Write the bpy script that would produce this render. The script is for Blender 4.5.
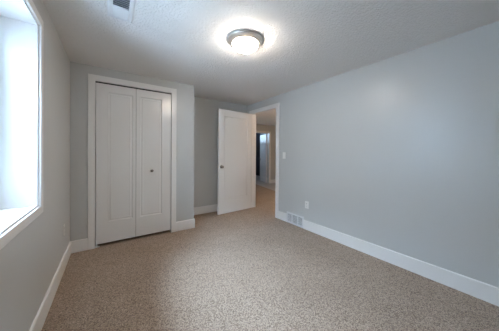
import bpy, bmesh, math, random
from mathutils import Vector, Matrix

for o in list(bpy.data.objects):
    bpy.data.objects.remove(o)
S = bpy.context.scene
C = S.collection

# ------------------------------------------------------------------ camera
YAW, PITCH, ROLL = math.radians(34.405), math.radians(-0.28), math.radians(0.345)
FPX, SHIFT = 202.762, -11.99
cam_d = bpy.data.cameras.new('camera')
cam = bpy.data.objects.new('camera', cam_d)
C.objects.link(cam)
cam_d.sensor_width = 36.0
cam_d.lens = FPX / 499.0 * 36.0
cam_d.shift_y = SHIFT / 499.0
cam_d.clip_start = 0.02
fw = Vector((math.sin(YAW) * math.cos(PITCH), math.cos(YAW) * math.cos(PITCH), math.sin(PITCH)))
rt = Vector((math.cos(YAW), -math.sin(YAW), 0))
up = rt.cross(fw)
rt, up = rt * math.cos(ROLL) + up * math.sin(ROLL), up * math.cos(ROLL) - rt * math.sin(ROLL)
M = Matrix((rt, up, -fw)).transposed().to_4x4()
M.translation = Vector((0.397, 0.0, 1.209))
cam.matrix_world = M
S.camera = cam

# ------------------------------------------------------------------ light and exposure
S.view_settings.view_transform = 'Standard'
S.view_settings.look = 'None'
S.view_settings.gamma = 1.0
S.view_settings.use_curve_mapping = False
S.view_settings.exposure = 0.63
S.cycles.use_denoising = True
S.cycles.max_bounces = 14
S.cycles.diffuse_bounces = 8
S.cycles.sample_clamp_indirect = 8.0

SKY_STRENGTH = 70.0
LAMP_EMISSION = 66.0
LAMP_WATTS = 14.0
HALL_WATTS = 27.0
w = bpy.data.worlds.new('overcast_sky')
S.world = w
w.use_nodes = True
bg = w.node_tree.nodes['Background']
bg.inputs['Color'].default_value = (0.53, 0.75, 1.0, 1)
bg.inputs['Strength'].default_value = SKY_STRENGTH


def area_portal(name, loc, rot, sx, sy):
    l = bpy.data.lights.new(name, 'AREA')
    l.shape = 'RECTANGLE'
    l.size, l.size_y = sx, sy
    l.cycles.is_portal = True
    o = bpy.data.objects.new(name, l)
    o.location, o.rotation_euler = loc, rot
    C.objects.link(o)


# daylight through the window, and through an opening added to light the far door
area_portal('window_daylight', (-0.285, 1.456, 1.444), (0, -math.pi / 2, 0), 1.2, 0.92)
area_portal('added_opening_daylight', (3.88, 7.0, 1.87), (0, -math.pi / 2, 0), 0.3, 0.6)

hl = bpy.data.lights.new('hall_fill_light', 'POINT')  # unseen lamp without a fixture, added to warm the hall
hl.energy = HALL_WATTS
hl.color = (1.0, 0.72, 0.48)
hl.shadow_soft_size = 0.14
ho = bpy.data.objects.new('hall_fill_light', hl)
ho.location = (4.2, 3.15, 2.05)
C.objects.link(ho)

# ------------------------------------------------------------------ dimensions (metres)
H = 2.272
YC, XC, W, YB = 3.181, 1.499, 2.951, 3.814      # closet front, closet corner, right wall, back wall
YN = -0.95                                      # wall behind the camera
BH, BT = 0.143, 0.014                           # baseboard
T = 0.11                                        # partition thickness

# ------------------------------------------------------------------ materials


def mat(name, color, rough=0.6, metal=0.0, spec=0.5, bump=None, vary=None):
    """bump=(scale, strength, distance, detail); vary=(scale, dark colour, light colour, lo, hi)"""
    m = bpy.data.materials.new(name)
    m.use_nodes = True
    nt = m.node_tree
    b = nt.nodes['Principled BSDF']
    b.inputs['Base Color'].default_value = (*color, 1)
    b.inputs['Roughness'].default_value = rough
    b.inputs['Metallic'].default_value = metal
    b.inputs['Specular IOR Level'].default_value = spec
    if bump or vary:
        tc = nt.nodes.new('ShaderNodeTexCoord')
    if bump:
        n = nt.nodes.new('ShaderNodeTexNoise')
        n.inputs['Scale'].default_value = bump[0]
        n.inputs['Detail'].default_value = bump[3]
        nt.links.new(tc.outputs['Object'], n.inputs['Vector'])
        bp = nt.nodes.new('ShaderNodeBump')
        bp.inputs['Strength'].default_value = bump[1]
        bp.inputs['Distance'].default_value = bump[2]
        nt.links.new(n.outputs['Fac'], bp.inputs['Height'])
        nt.links.new(bp.outputs['Normal'], b.inputs['Normal'])
    if vary:
        n2 = nt.nodes.new('ShaderNodeTexNoise')
        n2.inputs['Scale'].default_value = vary[0]
        n2.inputs['Detail'].default_value = 3
        nt.links.new(tc.outputs['Object'], n2.inputs['Vector'])
        r = nt.nodes.new('ShaderNodeValToRGB')
        r.color_ramp.elements[0].position, r.color_ramp.elements[1].position = vary[3], vary[4]
        r.color_ramp.elements[0].color = (*vary[1], 1)
        r.color_ramp.elements[1].color = (*vary[2], 1)
        nt.links.new(n2.outputs['Fac'], r.inputs['Fac'])
        nt.links.new(r.outputs['Color'], b.inputs['Base Color'])
    return m


PAINT = mat('grey_wall_paint', (0.54, 0.55, 0.545), 0.36, bump=(160, 0.12, 0.002, 3))
WHITE = mat('white_trim_paint', (0.80, 0.80, 0.79), 0.28, bump=(40, 0.03, 0.001, 2))
DOORW = mat('white_door_paint', (0.79, 0.79, 0.785), 0.24, bump=(220, 0.06, 0.0008, 3))
RETURN = mat('white_window_return', (0.90, 0.90, 0.90), 0.6, bump=(60, 0.05, 0.001, 2))
PLASTIC = mat('white_plastic', (0.78, 0.78, 0.76), 0.3, bump=(90, 0.02, 0.0005, 2))
VENTM = mat('white_enamel_steel', (0.74, 0.75, 0.76), 0.35, bump=(90, 0.02, 0.0005, 2))
DARK = mat('dark_duct', (0.02, 0.022, 0.025), 0.8, bump=(30, 0.1, 0.002, 2))
DUCT = mat('grey_duct_metal', (0.16, 0.18, 0.20), 0.6, bump=(30, 0.1, 0.002, 2))
NICKEL = mat('brushed_nickel', (0.80, 0.75, 0.69), 0.42, 1.0, bump=(300, 0.05, 0.0004, 2))
DNICK = mat('dark_satin_nickel', (0.20, 0.19, 0.18), 0.32, 1.0, bump=(300, 0.05, 0.0004, 2))
GREYFLOOR = mat('light_grey_floor', (0.36, 0.34, 0.33), 0.4, vary=(6, (0.33, 0.31, 0.30), (0.40, 0.38, 0.37), 0.35, 0.65))  # slightly mottled grey for the far part of the hall floor
DARKWALL = mat('unlit_room_shade', (0.035, 0.042, 0.06), 0.5, bump=(160, 0.1, 0.002, 3))  # near-black navy stands in for the lack of light in the far room
PALEWALL = mat('pale_baffle_wall', (0.86, 0.86, 0.86), 0.5, 0.0, bump=(30, 0.05, 0.002, 3))  # bright matt tone of the added outside wall, returns daylight
GROUND = mat('pale_bounce_ground', (0.55, 0.55, 0.54), 0.9, bump=(60, 0.6, 0.02, 4), vary=(50, (0.80, 0.80, 0.80), (0.88, 0.88, 0.88), 0.3, 0.7))  # added ground, kept bright to bounce daylight in through the window


def ceiling_material():
    m = mat('knockdown_ceiling_paint', (0.84, 0.83, 0.82), 0.75)
    nt = m.node_tree
    b = nt.nodes['Principled BSDF']
    tc = nt.nodes.new('ShaderNodeTexCoord')
    n = nt.nodes.new('ShaderNodeTexNoise')
    n.inputs['Scale'].default_value = 60
    n.inputs['Detail'].default_value = 3
    nt.links.new(tc.outputs['Object'], n.inputs['Vector'])
    r = nt.nodes.new('ShaderNodeValToRGB')
    r.color_ramp.elements[0].position, r.color_ramp.elements[1].position = 0.46, 0.58
    nt.links.new(n.outputs['Fac'], r.inputs['Fac'])
    bp = nt.nodes.new('ShaderNodeBump')
    bp.inputs['Strength'].default_value = 0.62
    bp.inputs['Distance'].default_value = 0.005
    nt.links.new(r.outputs['Color'], bp.inputs['Height'])
    nt.links.new(bp.outputs['Normal'], b.inputs['Normal'])
    return m


def carpet_material():
    """cut pile: small tufts of yarn in several tones, with slow drift in the lie of the pile"""
    m = mat('beige_carpet_pile', (0.3, 0.25, 0.2), 1.0, spec=0.05)
    nt = m.node_tree
    b = nt.nodes['Principled BSDF']
    tc = nt.nodes.new('ShaderNodeTexCoord')

    def noise(sc, det):
        n = nt.nodes.new('ShaderNodeTexNoise')
        n.inputs['Scale'].default_value = sc
        n.inputs['Detail'].default_value = det
        nt.links.new(tc.outputs['Object'], n.inputs['Vector'])
        return n

    def multiply(x, y, kind='MULTIPLY', fac=1.0):
        mx = nt.nodes.new('ShaderNodeMix')
        mx.data_type, mx.blend_type = 'RGBA', kind
        mx.inputs[0].default_value = fac
        nt.links.new(x, mx.inputs[6])
        nt.links.new(y, mx.inputs[7])
        return mx.outputs[2]
    tuft = nt.nodes.new('ShaderNodeTexVoronoi')
    tuft.inputs['Scale'].default_value = 180
    nt.links.new(tc.outputs['Object'], tuft.inputs['Vector'])
    sep = nt.nodes.new('ShaderNodeSeparateColor')
    nt.links.new(tuft.outputs['Color'], sep.inputs[0])
    r = nt.nodes.new('ShaderNodeValToRGB')
    e = r.color_ramp.elements
    e[0].position, e[0].color = 0.0, (0.143, 0.099, 0.069, 1)
    e[1].position, e[1].color = 1.0, (0.51, 0.394, 0.305, 1)
    mid = e.new(0.45)
    mid.color = (0.317, 0.237, 0.177, 1)
    nt.links.new(sep.outputs[0], r.inputs['Fac'])
    drift = noise(2.2, 3)
    d = nt.nodes.new('ShaderNodeValToRGB')
    d.color_ramp.elements[0].position, d.color_ramp.elements[0].color = 0.35, (0.90, 0.89, 0.88, 1)
    d.color_ramp.elements[1].position, d.color_ramp.elements[1].color = 0.65, (1, 1, 1, 1)
    nt.links.new(drift.outputs['Fac'], d.inputs['Fac'])
    nt.links.new(multiply(r.outputs['Color'], d.outputs['Color']), b.inputs['Base Color'])
    bp = nt.nodes.new('ShaderNodeBump')
    bp.inputs['Strength'].default_value = 0.6
    bp.inputs['Distance'].default_value = 0.006
    bp.invert = True
    nt.links.new(tuft.outputs['Distance'], bp.inputs['Height'])
    nt.links.new(bp.outputs['Normal'], b.inputs['Normal'])
    b.inputs['Sheen Weight'].default_value = 0.15
    return m


def glass_material():
    m = bpy.data.materials.new('window_glass')
    m.use_nodes = True
    nt = m.node_tree
    nt.nodes.clear()
    out = nt.nodes.new('ShaderNodeOutputMaterial')
    mix = nt.nodes.new('ShaderNodeMixShader')
    tr = nt.nodes.new('ShaderNodeBsdfTransparent')
    gl = nt.nodes.new('ShaderNodeBsdfGlossy')
    gl.inputs['Roughness'].default_value = 0.02
    fr = nt.nodes.new('ShaderNodeFresnel')
    fr.inputs['IOR'].default_value = 1.25
    nt.links.new(fr.outputs[0], mix.inputs[0])
    nt.links.new(tr.outputs[0], mix.inputs[1])
    nt.links.new(gl.outputs[0], mix.inputs[2])
    nt.links.new(mix.outputs[0], out.inputs[0])
    return m


def lamp_glass_material():
    m = mat('frosted_white_lamp_glass', (0.95, 0.93, 0.9), 0.35)
    b = m.node_tree.nodes['Principled BSDF']
    b.inputs['Emission Color'].default_value = (1.0, 0.88, 0.75, 1)
    b.inputs['Emission Strength'].default_value = LAMP_EMISSION
    return m


CEIL, CARPET, GLASS, LAMPG = ceiling_material(), carpet_material(), glass_material(), lamp_glass_material()

# ------------------------------------------------------------------ mesh helpers


def box(bm, x0, x1, y0, y1, z0, z1):
    vs = [bm.verts.new(p) for p in ((x0, y0, z0), (x1, y0, z0), (x1, y1, z0), (x0, y1, z0), (x0, y0, z1), (x1, y0, z1), (x1, y1, z1), (x0, y1, z1))]
    for f in ((3, 2, 1, 0), (4, 5, 6, 7), (0, 1, 5, 4), (1, 2, 6, 5), (2, 3, 7, 6), (3, 0, 4, 7)):
        bm.faces.new([vs[i] for i in f])


def prism(bm, outline, axis, a, b):
    """outline of (u, v) pairs extruded along axis from a to b (x: u=y v=z; y: u=x v=z; z: u=x v=y)"""
    def pt(u, v, t):
        return {'x': (t, u, v), 'y': (u, t, v), 'z': (u, v, t)}[axis]
    A = [bm.verts.new(pt(u, v, a)) for u, v in outline]
    B = [bm.verts.new(pt(u, v, b)) for u, v in outline]
    n = len(outline)
    bm.faces.new(A)
    bm.faces.new(B[::-1])
    for i in range(n):
        bm.faces.new((A[i], B[i], B[(i + 1) % n], A[(i + 1) % n]))


def lathe(bm, profile, seg=48, mtx=None):
    """(radius, height) pairs spun round z"""
    rings = []
    for r, z in profile:
        if r < 1e-6:
            rings.append([bm.verts.new((0, 0, z))])
        else:
            rings.append([bm.verts.new((r * math.cos(2 * math.pi * k / seg), r * math.sin(2 * math.pi * k / seg), z)) for k in range(seg)])
    new = [v for r in rings for v in r]
    for p, q in zip(rings, rings[1:]):
        for k in range(seg):
            a, b = p[k % len(p)], p[(k + 1) % len(p)]
            c, d = q[(k + 1) % len(q)], q[k % len(q)]
            f = [v for i, v in enumerate((a, b, c, d)) if v not in (a, b, c, d)[:i]]
            if len(f) > 2:
                bm.faces.new(f)
    if mtx is not None:
        bmesh.ops.transform(bm, matrix=mtx, verts=new)


def obj(name, bm, m, parent=None, bevel=0.0, smooth=False, seg=2):
    bmesh.ops.recalc_face_normals(bm, faces=bm.faces[:])
    me = bpy.data.meshes.new(name)
    bm.to_mesh(me)
    bm.free()
    me.materials.append(m)
    if smooth:
        for p in me.polygons:
            p.use_smooth = True
    o = bpy.data.objects.new(name, me)
    C.objects.link(o)
    if parent is not None:
        o.parent = parent
    if bevel:
        b = o.modifiers.new('bevel', 'BEVEL')
        b.width, b.segments = bevel, seg
        b.limit_method = 'ANGLE'
    return o


def tag(o, label, cat, group=None, kind=None):
    o['label'], o['category'] = label, cat
    if group:
        o['group'] = group
    if kind:
        o['kind'] = kind
    return o


def struct(name, bm, m, label, cat, **k):
    return tag(obj(name, bm, m, **k), label, cat, kind='structure')


def empty(name, loc, rz=0.0):
    o = bpy.data.objects.new(name, None)
    o.location, o.rotation_euler = loc, (0, 0, rz)
    o.empty_display_size = 0.1
    C.objects.link(o)
    return o


def boxes(*bs):
    bm = bmesh.new()
    for b in bs:
        box(bm, *b)
    return bm


# ------------------------------------------------------------------ the room shell
# window opening (left wall), room doorway (right wall), closet opening
WY0, WY1, WZ0, WZ1 = 1.00, 1.895, 0.845, 2.043
DY0, DY1, DZ = 2.846, 3.640, 2.050
CX0, CX1, CZ = 0.238, 1.149, 2.092
WT = 0.30                                       # outer wall thickness

bm = bmesh.new()
prism(bm, [(-WT, YN - T), (4.60, YN - T), (4.60, 4.462), (4.985, 6.23), (W + T, 6.23), (W + T, YB + T), (-WT, YB + T)], 'z', -0.08, 0.0)
struct('floor', bm, CARPET, 'beige speckled carpet covering the bedroom floor and running out into the hall', 'floor')
bm = bmesh.new()
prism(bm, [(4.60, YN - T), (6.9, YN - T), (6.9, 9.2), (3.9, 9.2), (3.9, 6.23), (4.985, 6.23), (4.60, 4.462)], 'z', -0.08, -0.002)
struct('floor_hall', bm, GREYFLOOR, 'grey part of the floor at the far end of the hall', 'floor')
struct('ceiling', boxes((-WT, 6.9, YN - T, 9.2, H, H + 0.1)), CEIL, 'off-white ceiling with knockdown plaster texture above bedroom and hall', 'ceiling')

struct('wall_left', boxes((-WT, 0, YN, WY0, 0, H), (-WT, 0, WY1, YB, 0, H), (-WT, 0, WY0, WY1, 0, WZ0), (-WT, 0, WY0, WY1, WZ1, H)),
       PAINT, 'grey painted wall on the left with the tall bright window', 'wall')
struct('wall_right', boxes((W, W + T, YN, DY0, 0, H), (W, W + T, DY1, 6.1, 0, H), (W, W + T, DY0, DY1, DZ, H)),
       PAINT, 'long pale grey wall on the right, holding the doorway to the hall', 'wall')
struct('wall_closet', boxes((0, CX0, YC, YC + T, 0, H), (CX1, XC, YC, YC + T, 0, H), (CX0, CX1, YC, YC + T, CZ, H), (XC - T, XC, YC + T, YB, 0, H)),
       PAINT, 'grey closet wall round the white folding doors, ending at an outside corner', 'wall')
struct('wall_back', boxes((-WT, W, YB, YB + T, 0, H)), PAINT, 'shaded grey wall at the back of the alcove behind the open door', 'wall')
struct('wall_near', boxes((-WT, W + T, YN - T, YN, 0, H)), PAINT, 'grey bedroom wall behind the viewer, outside the picture', 'wall')

# hall and the dark room at its end
FY, FX0, FX1, FZ = 6.12, 4.76, 5.515, 1.955
struct('wall_hall', boxes((W + T, FX0, FY, FY + T, 0, H), (FX1, 6.9, FY, FY + T, 0, H), (FX0, FX1, FY, FY + T, FZ, H)),
       PAINT, 'warm-lit wall at the end of the hall round the far doorway', 'wall')
struct('wall_hall_side', boxes((6.8, 6.9, YN - T, FY, 0, H), (W + T, 6.8, YN - T, YN, 0, H)), PAINT, 'grey side wall of the hall, out of sight to the right', 'wall')
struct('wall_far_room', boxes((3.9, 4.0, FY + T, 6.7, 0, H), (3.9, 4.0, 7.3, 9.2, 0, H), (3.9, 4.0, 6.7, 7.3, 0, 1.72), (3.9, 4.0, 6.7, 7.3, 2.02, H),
                              (4.0, 6.9, 9.1, 9.2, 0, H), (6.8, 6.9, FY + T, 9.1, 0, H)), DARKWALL, 'walls of the far room, coloured dark for want of light, with an added high opening', 'wall')  # darkness put into the colour; high opening added to let daylight onto the door

# outside the window: unseen pale ground and curved wall, added to shape the daylight
BAFFLE_Y, BAFFLE_R, GRADE = (WY0 + WY1) / 2, 2.4, 3.0
NW = 72


def arc(rad, k):
    t = math.pi / 2 + math.pi * k / NW
    return (-WT + rad * math.cos(t), BAFFLE_Y + rad * 1.0 * math.sin(t))


bm = bmesh.new()
rows = 61
grid = []
for j in range(rows):
    z = 0.60 + (GRADE + 0.06 - 0.60) * j / (rows - 1)
    rad = BAFFLE_R + 0.02 * math.sin(2 * math.pi * j / 6)
    grid.append([bm.verts.new((*arc(rad, k), z)) for k in range(NW + 1)])
for j in range(rows - 1):
    for k in range(NW):
        bm.faces.new((grid[j][k], grid[j][k + 1], grid[j + 1][k + 1], grid[j + 1][k]))
baffle = tag(obj('sky_baffle', bm, PALEWALL, smooth=True), 'unseen curved corrugated wall outside the window, added to block and bounce daylight', 'light baffle', kind='structure')
sol = baffle.modifiers.new('thickness', 'SOLIDIFY')
sol.thickness, sol.offset = 0.004, 1.0
bm = boxes((-WT - BAFFLE_R - 0.1, -WT, BAFFLE_Y - BAFFLE_R - 0.1, BAFFLE_Y + BAFFLE_R + 0.1, 0.5, 0.80))
box(bm, 2.0, 3.9, 6.23, 9.2, 0.3, 0.6)
ins = [bm.verts.new((*arc(BAFFLE_R + 0.03, k), GRADE)) for k in range(NW + 1)]
outs = []
for k in range(NW + 1):
    t = math.pi / 2 + math.pi * k / NW
    outs.append(bm.verts.new((-WT + 12 * math.cos(t), BAFFLE_Y + 12 * math.sin(t), GRADE)))
for k in range(NW):
    bm.faces.new((ins[k], outs[k], outs[k + 1], ins[k + 1]))
struct('ground', bm, GROUND, 'unseen pale ground outside, added to bounce daylight, round and below the curved wall', 'ground')

# ------------------------------------------------------------------ baseboards


def board_profile(d):
    """cross-section of a baseboard leaning on a wall at 0, room side towards d (+1/-1)"""
    return [(0, 0.0), (d * BT, 0.0), (d * BT, BH - 0.006), (d * (BT - 0.006), BH), (0, BH)]


def baseboard(name, runs, label):
    bm = bmesh.new()
    for axis, wall, d, a, b in runs:
        prism(bm, [(wall + u, v) for u, v in board_profile(d)], axis, a, b)
    return struct(name, bm, WHITE, label, 'baseboard')


CW = 0.071                                      # closet casing width
DW = 0.085                                      # door casing width
CL, CR = CX0 - CW, CX1 + CW - 0.002
VY0, VY1 = 2.178, 2.544                         # floor register
baseboard('baseboard_left', [('y', 0.0, 1, YN, YC)], 'white baseboard along the left wall under the window')
baseboard('baseboard_closet', [('x', YC, -1, BT, CL), ('x', YC, -1, CR, XC + BT), ('y', XC, 1, YC, YB)], 'white baseboard on both sides of the closet doors and round the corner')
baseboard('baseboard_back', [('x', YB, -1, XC + BT, W)], 'white baseboard in the alcove behind the open door')
baseboard('baseboard_right', [('y', W, -1, YN, VY0), ('y', W, -1, VY1, DY0 - DW), ('y', W, -1, DY1 + DW, YB - BT)], 'white baseboard along the long right wall, broken by the floor register')
baseboard('baseboard_hall', [('x', FY, -1, W + T, FX0 - 0.085), ('x', FY, -1, FX1 + 0.085, 6.8)], 'white baseboard at the foot of the far hall wall')

# ------------------------------------------------------------------ trim


def casing_y(name, x0, x1, z1, wd, y, d, label, th=0.017):
    """door casing on a wall facing -y at y: two legs and a head"""
    return struct(name, boxes((x0 - wd, x0, y - th, y, 0, z1), (x1, x1 + wd, y - th, y, 0, z1), (x0 - wd, x1 + wd, y - th, y, z1, z1 + wd)),
                  WHITE, label, 'door trim', bevel=0.0025)


casing_y('trim_1', CX0, CX1, CZ, CW, YC, -1, 'white flat casing framing the closet doors')
struct('trim_2', boxes((W - 0.017, W, DY0 - DW, DY0, 0, DZ), (W - 0.017, W, DY1, DY1 + DW, 0, DZ), (W - 0.017, W, DY0 - DW, DY1 + DW, DZ, DZ + DW - 0.008),
                       (W, W + T, DY0 - 0.012, DY0 + 0.002, 0, DZ), (W, W + T, DY1 - 0.004, DY1 + 0.012, 0, DZ), (W, W + T, DY0, DY1, DZ - 0.004, DZ + 0.012)),
       WHITE, 'white casing and jamb framing the open doorway in the right wall', 'door trim', bevel=0.0025)
casing_y('trim_3', FX0, FX1, FZ, 0.075, FY, -1, 'casing framing the dark doorway at the far end of the hall')

# window casing (picture frame) on the left wall and its deep white return
CWN = 0.052
bm = boxes((0, 0.017, WY0 - CWN, WY0, WZ0 - CWN, WZ1 + CWN), (0, 0.017, WY1, WY1 + CWN, WZ0 - CWN, WZ1 + CWN),
           (0, 0.017, WY0, WY1, WZ1, WZ1 + CWN), (0, 0.017, WY0, WY1, WZ0 - CWN, WZ0))
struct('trim_4', bm, WHITE, 'white flat casing framing the large window in the left wall', 'window trim', bevel=0.003)

win = tag(empty('window_1', (-0.24, (WY0 + WY1) / 2, WZ0)), 'large bright basement window set deep in the left wall', 'window', kind='structure')


def wbox(*bs):
    o = win.location
    return boxes(*[(a - o.x, b - o.x, c - o.y, d - o.y, e - o.z, f - o.z) for a, b, c, d, e, f in bs])


r = 0.008
obj('window_return', wbox((-0.21, 0.0, WY0, WY0 + r, WZ0, WZ1), (-0.21, 0.0, WY1 - r, WY1, WZ0, WZ1),
                          (-0.21, 0.0, WY0 + r, WY1 - r, WZ1 - r, WZ1), (-0.21, 0.0, WY0 + r, WY1 - r, WZ0, WZ0 + r)), RETURN, win)
a0, a1, b0, b1 = WY0 + r, WY1 - r, WZ0 + r, WZ1 - r
fwid = 0.045
ym = (a0 + a1) / 2
obj('window_frame', wbox((-0.26, -0.19, a0, a0 + fwid, b0, b1), (-0.26, -0.19, a1 - fwid, a1, b0, b1),
                         (-0.26, -0.19, a0 + fwid, a1 - fwid, b0, b0 + fwid), (-0.26, -0.19, a0 + fwid, a1 - fwid, b1 - fwid, b1)), PLASTIC, win, bevel=0.003)
for s, (p, q, x) in enumerate(((a0 + fwid, ym + 0.02, -0.222), (ym - 0.02, a1 - fwid, -0.248))):
    sw = 0.04
    c0, c1 = b0 + fwid, b1 - fwid
    sash = obj('window_sash', wbox((x, x + 0.024, p, p + sw, c0, c1), (x, x + 0.024, q - sw, q, c0, c1), (x, x + 0.024, p + sw, q - sw, c0, c0 + sw), (x, x + 0.024, p + sw, q - sw, c1 - sw, c1)), PLASTIC, win, bevel=0.002)
    obj('window_pane', wbox((x + 0.010, x + 0.014, p + sw, q - sw, c0 + sw, c1 - sw)), GLASS, sash)

# ------------------------------------------------------------------ doors


def panel_slab(wd, ht, th, pa, pb, pz0, pz1, ox=0.0):
    """door slab, x 0..wd, y 0..th, z 0..ht, one moulded recessed panel on both faces"""
    bm = bmesh.new()
    xs, zs = [0, pa, pb, wd], [0, pz0, pz1, ht]
    steps = [(0.0, 0.0), (0.004, 0.007), (0.014, 0.009), (0.032, 0.004), (0.036, 0.006)]   # inset, depth

    def face(y, sgn):
        g = [[bm.verts.new((ox + x, y, z)) for z in zs] for x in xs]
        for i in range(3):
            for k in range(3):
                if (i, k) != (1, 1):
                    bm.faces.new((g[i][k], g[i + 1][k], g[i + 1][k + 1], g[i][k + 1]))
        ring = [g[1][1], g[2][1], g[2][2], g[1][2]]
        for ins, dp in steps[1:]:
            q = [(pa + ins, pz0 + ins), (pb - ins, pz0 + ins), (pb - ins, pz1 - ins), (pa + ins, pz1 - ins)]
            nr = [bm.verts.new((ox + x, y + sgn * dp, z)) for x, z in q]
            for k in range(4):
                bm.faces.new((ring[k], ring[(k + 1) % 4], nr[(k + 1) % 4], nr[k]))
            ring = nr
        bm.faces.new(ring)
        return g
    f, b = face(0, 1), face(th, -1)

    def edge(A, B):
        for k in range(3):
            bm.faces.new((A[k], A[k + 1], B[k + 1], B[k]))
    edge(f[0], b[0])
    edge(f[3], b[3])
    edge([c[0] for c in f], [c[0] for c in b])
    edge([c[3] for c in f], [c[3] for c in b])
    return bm


# closet folding door: two leaves
CB = 0.036
cd = tag(empty('door_1', (CX0, YC + 0.012, 0)), 'white two-leaf folding closet door, shut, with one small round knob', 'closet door', kind='structure')
l0, lm, l1 = 0.006, 0.4475, CX1 - CX0 - 0.004
ht = CZ - 0.016 - CB
leaf = obj('door_leaf', panel_slab(lm - 0.0025 - l0, ht, 0.034, 0.128, 0.403, 0.268, 1.940), DOORW, cd)
leaf.location = (l0, 0, CB)
leaf2 = obj('door_leaf', panel_slab(l1 - lm - 0.0025, ht, 0.034, 0.050, 0.332, 0.268, 1.940), DOORW, cd)
leaf2.location = (lm + 0.0025, 0, CB)
bm = bmesh.new()
lathe(bm, [(0, 0.030), (0.008, 0.030), (0.0145, 0.026), (0.016, 0.020), (0.0135, 0.013), (0.007, 0.009), (0.006, 0.004), (0.013, 0.002), (0.013, 0.0)], 32,
      Matrix.Translation((0.198, 0.006, 0.905)) @ Matrix.Scale(1.3, 4) @ Matrix.Rotation(math.pi / 2, 4, 'X'))
kn = obj('knob', bm, DNICK, leaf2, smooth=True)
kn['label'] = 'dark metal knob'
pv = obj('pivot_bracket', boxes((0.0, 0.045, -0.012, 0.030, 0.0, 0.004), (0.0, 0.004, -0.012, 0.030, 0.0, 0.030), (0.014, 0.022, 0.006, 0.016, 0.004, 0.0295)), VENTM, cd)
tr = obj('top_track', boxes((0.0, CX1 - CX0, 0.004, 0.034, CZ - 0.012, CZ)), DARK, cd)

# room door, swung open into the room against the alcove
TH = math.radians(4.8)
DWID = 0.815
rd = tag(empty('door_2', (2.914, 3.602, 0), math.pi + TH), 'white bedroom door with one long moulded panel, standing open beside the doorway', 'door', kind='structure')
# local x runs from the hinge to the free edge; local y<0 is the alcove side
slab = obj('door_slab', panel_slab(DWID, 2.035, 0.035, 0.115, DWID - 0.115, 0.275, 1.905), DOORW, rd)
slab.location = (0, -0.035, 0.010)
for s in (1, -1):
    bm = bmesh.new()
    base = 0.0 if s > 0 else -0.035
    lathe(bm, [(0, 0.062), (0.014, 0.0615), (0.023, 0.057), (0.0275, 0.049), (0.0265, 0.039), (0.018, 0.030), (0.011, 0.026), (0.010, 0.010), (0.028, 0.008), (0.032, 0.004), (0.032, 0.0)], 40,
          Matrix.Translation((DWID - 0.062, base, 0.930)) @ Matrix.Rotation(-s * math.pi / 2, 4, 'X'))
    k = obj('knob', bm, DNICK, rd, smooth=True)
    k['label'] = 'satin nickel door knob'
obj('latch_plate', boxes((DWID - 0.0005, DWID + 0.001, -0.029, -0.006, 0.900, 0.960), (DWID, DWID + 0.010, -0.023, -0.012, 0.922, 0.938)), NICKEL, rd)
for z in (0.19, 1.02, 1.83):
    bm = boxes((-0.003, -0.0002, -0.034, -0.002, z, z + 0.09))
    lathe(bm, [(0, 0), (0.006, 0), (0.006, 0.09), (0, 0.09)], 16, Matrix.Translation((-0.006, -0.041, z)))
    obj('hinge', bm, NICKEL, rd)

# door of the far room, swung inwards
fd = tag(empty('door_3', (FX1 - 0.012, FY + T + 0.005, 0), math.radians(72)), 'grey-blue lit door standing ajar in the doorway at the far end of the hall', 'door', kind='structure')
fs = obj('door_slab', panel_slab(0.74, FZ - 0.02, 0.035, 0.11, 0.63, 0.26, 1.80), DOORW, fd)
fs.location = (0, 0, 0.012)
bm = bmesh.new()
lathe(bm, [(0, 0.062), (0.014, 0.0615), (0.023, 0.057), (0.0275, 0.049), (0.018, 0.030), (0.010, 0.026), (0.010, 0.008), (0.032, 0.004), (0.032, 0.0)], 24,
      Matrix.Translation((0.68, 0.035, 0.93)) @ Matrix.Rotation(-math.pi / 2, 4, 'X'))
obj('knob', bm, DNICK, fd, smooth=True)

# ------------------------------------------------------------------ ceiling light
lx, ly = 1.446, 1.612
lamp = tag(empty('ceiling_light', (lx, ly, H)), 'round flush ceiling light with brushed nickel ring and glowing frosted glass bowl', 'ceiling light')
bm = bmesh.new()
lathe(bm, [(0, 0), (0.150, 0), (0.161, -0.003), (0.167, -0.009), (0.167, -0.014), (0.159, -0.017), (0.156, -0.022), (0.146, -0.027), (0.136, -0.034), (0.131, -0.039), (0.123, -0.041), (0.119, -0.039), (0.119, -0.024), (0, -0.024)], 64)
obj('ring', bm, NICKEL, lamp, smooth=True)['label'] = 'brushed nickel ring'
bm = bmesh.new()
prof = [(0.1175, -0.026)]
for k in range(13):
    a = k / 12 * math.pi / 2
    prof.append((0.121 * math.cos(a) ** 0.9 if k < 12 else 0.0, -0.0405 - 0.060 * math.sin(a)))
lathe(bm, prof, 64)
obj('glass_bowl', bm, LAMPG, lamp, smooth=True)['label'] = 'glowing frosted white glass bowl'
bm = bmesh.new()
lathe(bm, [(0, -0.098), (0.017, -0.0985), (0.019, -0.102), (0.016, -0.107), (0.010, -0.110), (0.012, -0.114), (0.010, -0.120), (0, -0.123)], 24)
obj('finial', bm, DNICK, lamp, smooth=True)['label'] = 'small nickel finial'

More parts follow.
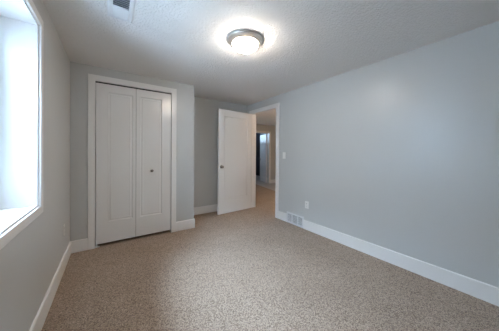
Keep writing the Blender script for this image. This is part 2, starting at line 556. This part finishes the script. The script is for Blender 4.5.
# ------------------------------------------------------------------ ceiling register
VX0, VX1, VA, VB = 0.374, 0.542, 1.606, 1.936
cv = tag(empty('ceiling_vent', ((VX0 + VX1) / 2, (VA + VB) / 2, H)), 'white slatted air register in the ceiling near the window', 'air vent')
hx, hy, bd = (VX1 - VX0) / 2, (VB - VA) / 2, 0.034
bm = bmesh.new()
for (p, q) in (((-hx, -hy), (hx, -hy)), ((hx, -hy), (hx, hy)), ((hx, hy), (-hx, hy)), ((-hx, hy), (-hx, -hy))):
    def inn(c, d):
        return ((abs(c[0]) - d) * (1 if c[0] > 0 else -1), (abs(c[1]) - d) * (1 if c[1] > 0 else -1))
    lv = [(0, 0.0), (0, -0.003), (0.012, -0.009), (bd, -0.009), (bd, 0.0)]
    A = [bm.verts.new((*inn(p, d), z)) for d, z in lv]
    B = [bm.verts.new((*inn(q, d), z)) for d, z in lv]
    for k in range(len(lv) - 1):
        bm.faces.new((A[k], B[k], B[k + 1], A[k + 1]))
bmesh.ops.remove_doubles(bm, verts=bm.verts[:], dist=1e-5)
obj('frame', bm, VENTM, cv)
obj('duct_opening', boxes((-hx + bd, hx - bd, -hy + bd, hy - bd, -0.0015, 0.0)), DUCT, cv)
n = 12
for k in range(n):
    y = -hy + bd + (k + 0.5) * 2 * (hy - bd) / n
    d = 0.0085
    s = 1 if y > 0 else -1          # far half slopes one way, near half the other
    bm = bmesh.new()
    prism(bm, [(y - s * d, -0.0025), (y - s * (d - 0.001), -0.0015), (y + s * d, -0.0115), (y + s * (d - 0.001), -0.0125)], 'x', -hx + bd, hx - bd)
    obj('slat', bm, VENTM, cv)
obj('divider', boxes((-hx + bd, hx - bd, -0.003, 0.003, -0.0125, -0.0015)), VENTM, cv)

# ------------------------------------------------------------------ wall register at the foot of the right wall
fv = tag(empty('wall_register', (W, (VY0 + VY1) / 2, 0.0)), 'white slatted air register at floor level in the right wall', 'air vent')
hy, z0, z1, bd = (VY1 - VY0) / 2, 0.004, 0.186, 0.020
obj('frame', boxes((-0.020, -0.0005, -hy, hy, z0, z0 + bd), (-0.020, -0.0005, -hy, hy, z1 - bd, z1), (-0.020, -0.0005, -hy, -hy + bd, z0 + bd, z1 - bd), (-0.020, -0.0005, hy - bd, hy, z0 + bd, z1 - bd),
                   (-0.019, -0.0005, -hy / 3 - 0.010, -hy / 3 + 0.006, z0 + bd, z1 - bd), (-0.019, -0.0005, hy / 3 - 0.006, hy / 3 + 0.010, z0 + bd, z1 - bd)), VENTM, fv, bevel=0.002)
obj('duct_opening', boxes((-0.0025, -0.0005, -hy + bd, hy - bd, z0 + bd, z1 - bd)), DARK, fv)
cols = [(-hy + bd, -hy / 3 - 0.010), (-hy / 3 + 0.006, hy / 3 - 0.006), (hy / 3 + 0.010, hy - bd)]
ns = 9
for p, q in cols:
    bm = bmesh.new()
    m = 11
    for k in range(ns):                                   # louvres of one bank
        z = z0 + bd + (k + 0.5) * (z1 - z0 - 2 * bd) / ns
        prism(bm, [(-0.016, z - 0.0025), (-0.015, z - 0.0035), (-0.003, z + 0.0025), (-0.004, z + 0.0035)], 'y', p, q)
    obj('louvre_bank', bm, VENTM, fv)

# ------------------------------------------------------------------ outlets and switch


def plate_on(root, d):
    """70 x 115 mm cover plate; faces +x when d=1, -x when d=-1"""
    bm = boxes((min(0, d * 0.006), max(0, d * 0.006), -0.035, 0.035, -0.0575, 0.0575))
    return obj('cover_plate', bm, PLASTIC, root, bevel=0.0025)


def bxd(d, a, b, *r):
    return (min(d * a, d * b), max(d * a, d * b), *r)


def outlet(y, z, x, d, label):
    root = tag(empty('wall_outlet', (x, y, z)), label, 'power outlet')
    plate_on(root, d)
    for s in (1, -1):
        f = obj('socket', boxes(bxd(d, 0.006, 0.008, -0.017, 0.017, s * 0.020 - 0.014, s * 0.020 + 0.014)), PLASTIC, root, bevel=0.0008)
        obj('slots', boxes(bxd(d, 0.008, 0.0083, -0.0075, -0.0055, s * 0.020 - 0.002, s * 0.020 + 0.006), bxd(d, 0.008, 0.0083, 0.0055, 0.0075, s * 0.020 - 0.003, s * 0.020 + 0.007),
                           bxd(d, 0.008, 0.0083, -0.002, 0.002, s * 0.020 - 0.010, s * 0.020 - 0.006)), DARK, f)
    obj('screw', boxes(bxd(d, 0.006, 0.0068, -0.003, 0.003, -0.003, 0.003)), PLASTIC, root, bevel=0.001)


outlet(2.118, 0.390, W, -1, 'white power outlet on the right wall above the floor register')
outlet(2.788, 0.400, 0.0, 1, 'white power outlet low on the left wall near the closet corner')
sw = tag(empty('light_switch', (W, 2.634, 1.160)), 'white light switch on the right wall beside the doorway', 'light switch')
plate_on(sw, -1)
rk = bmesh.new()
prism(rk, [(-0.006, -0.033), (-0.012, -0.033), (-0.007, 0.0), (-0.009, 0.033), (-0.006, 0.033)], 'y', -0.0165, 0.0165)
obj('rocker', rk, PLASTIC, sw)
